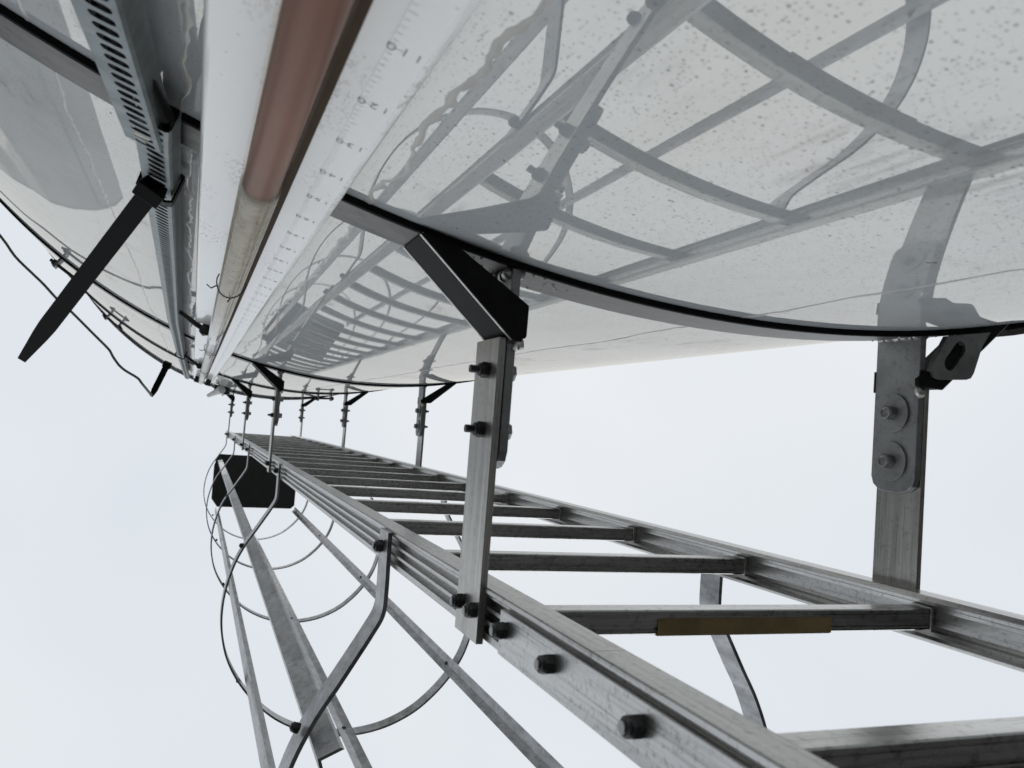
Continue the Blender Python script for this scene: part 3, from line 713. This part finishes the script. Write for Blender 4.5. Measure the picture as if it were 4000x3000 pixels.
# two black cables added inside so that the slots read dark
def lane(z, off): return kp((interp(low_tab, z) if z < .56 else interp(up_tab, z)) + off + .0008 * math.sin(z * 7 + off * 300), .1685, z)
for k, off in enumerate((.0065, .0165)):
    o_ = thing('slot_fill_cable', ('black cable added to darken the tray slots, on its gauge side' if k == 0 else 'black cable added to darken the tray slots, on its open sky side'), 'cable', lane(0, off), 'black cables added to darken the tray slots')
    bm = bmesh.new(); tube_path(bm, [lane(-.45 + .06 * i, off) for i in range(97)], .0050, 8)
    c_ = obj('slot_fill_run', bm, BLACKP, None, True); c_.parent = o_; c_.matrix_parent_inverse = Matrix.Translation(-lane(0, off))

# ------------------------------------------------------------------ cable ties
def cable_tie(label, z, head, tail_end, wdt, tt, tab, sag):
    root = thing('cable_tie', label, 'cable tie', head, 'black cable ties on the tray')
    inv = Matrix.Translation(-Vector(head))
    def part(name, bm, bevel=0):
        o = obj(name, bm, BLACKP, None, False, bevel); o.parent = root; o.matrix_parent_inverse = inv; return o
    t = interp(tab, z); loop = [(t - .0015, .178), (t - .001, .1555), (t + .004, .1535), (t + .022, .1545), (t + .0268, .158), (t + .0275, .178), (t + .013, .181)]
    bm = bmesh.new(); secs = []
    L_ = [kp(a, b, 0) for a, b in loop]; cen = kp(t + .013, .168, 0)
    for i in range(len(L_) + 1):
        p = L_[i % len(L_)]; o_ = (p - cen).normalized() * tt
        secs.append([(p.x, p.y, z - wdt / 2), (p.x, p.y, z + wdt / 2), (p.x + o_.x, p.y + o_.y, z + wdt / 2), (p.x + o_.x, p.y + o_.y, z - wdt / 2)])
    extrude_between(bm, secs); part('loop', bm)
    h = Vector(head); e = Vector(tail_end); d = (e - h).normalized()
    view = h.normalized(); s = d.cross(view).normalized(); nn = s.cross(d)
    bm = bmesh.new(); q = wdt * .72
    vs = [h + d * a + s * b + nn * c for a, b, c in ((-q * .55, -q, -q * .55), (q * .75, -q * .95, -q * .55), (q * .75, q * .95, -q * .55), (-q * .55, q, -q * .55), (-q * .6, -q * .8, q * .6), (q * .7, -q * .8, q * .6), (q * .7, q * .8, q * .6), (-q * .6, q * .8, q * .6))]
    v = [bm.verts.new(p) for p in vs]
    for f in ((0, 3, 2, 1), (4, 5, 6, 7), (0, 1, 5, 4), (1, 2, 6, 5), (2, 3, 7, 6), (3, 0, 4, 7)): bm.faces.new([v[i] for i in f])
    part('head', bm, wdt * .08)
    bm = bmesh.new(); secs = []; n = 18
    for i in range(n + 1):
        f = i / n; p = h.lerp(e, f) + nn * sag * math.sin(math.pi * f); ww = wdt / 2 * (1 if f < .80 else 1 - .52 * (f - .80) / .20)
        secs.append([p - s * ww - nn * tt / 2, p + s * ww - nn * tt / 2, p + s * ww + nn * tt / 2, p - s * ww + nn * tt / 2])
    extrude_between(bm, secs); part('tail', bm)
    return root
cable_tie('large black cable tie low on the tray, long tail sticking out over the sky', .752, (-.0470, -.1710, .7160), (-.1560, -.0350, .9060), .0158, .0022, up_tab, .004)
t2 = cable_tie('small black cable tie high on the tray, near the top of the tank', 3.13, (-.0975, -.1500, 3.14), (-.1406, -.0353, 3.197), .021, .004, up_tab, .0)
# thin cable that leaves the upper tie and sweeps round the tank
pts = [(-.1400, -.0390, 3.185), (-.1475, -.0492, 3.150), (-.1700, -.0760, 3.10), (-.1856, -.0933, 3.10), (-.2221, -.1126, 3.10), (-.2454, -.1300, 3.10), (-.2654, -.1548, 3.10), (-.2738, -.1682, 3.10), (-.2848, -.1832, 3.10), (-.3362, -.2297, 3.10), (-.4122, -.2986, 3.10), (-.4517, -.3298, 3.10), (-.4960, -.3740, 3.10), (-.5408, -.4128, 3.10), (-.587, -.4547, 3.10), (-.6346, -.515, 3.10), (-.74, -.62, 3.08), (-.86, -.80, 3.05), (-.96, -1.05, 3.02), (-1.0, -1.4, 3.0)]
bm = bmesh.new(); tube_path(bm, smooth_path(pts, 3), .0042, 8)
wr = obj('loose_cable', bm, CABLEM, None, True); wr['label'] = 'thin wavy cable hanging in the air at the left of the tank'; wr['category'] = 'cable'

# ------------------------------------------------------------------ small white lamp on a dark holder by the topmost band
fx = thing('tank_lamp', 'small white lamp in a dark holder beside the gauge top', 'lamp', (.135, -.155, 5.3))
finv = Matrix.Translation((-.135, .155, -5.3))
def fpart(name, bm, m, bevel=0, smooth=False):
    o = obj(name, bm, m, None, smooth, bevel); o.parent = fx; o.matrix_parent_inverse = finv; return o
bm = bmesh.new(); box(bm, .108, .150, wall_y(.13) + .001, -.118, 5.27, 5.30); box(bm, .165, .195, wall_y(.18) + .001, -.105, 5.25, 5.36); box(bm, .10, .20, -.145, -.138, 5.28, 5.30); fpart('holder', bm, NUT, .003)
bm = bmesh.new(); cyl(bm, (.142, -.128, 5.25), (.080, -.092, 5.36), .021, 18, .011); cyl(bm, (.150, -.133, 5.235), (.141, -.1275, 5.252), .024, 18); fpart('lamp_body', bm, WHITEP, 0, False)
bm = bmesh.new(); cyl(bm, (.205, -.112, 5.32), (.180, -.120, 5.30), .006, 10); cyl(bm, (.16, -.10, 5.33), (.165, -.14, 5.30), .006, 10); fpart('stem', bm, WHITEP)
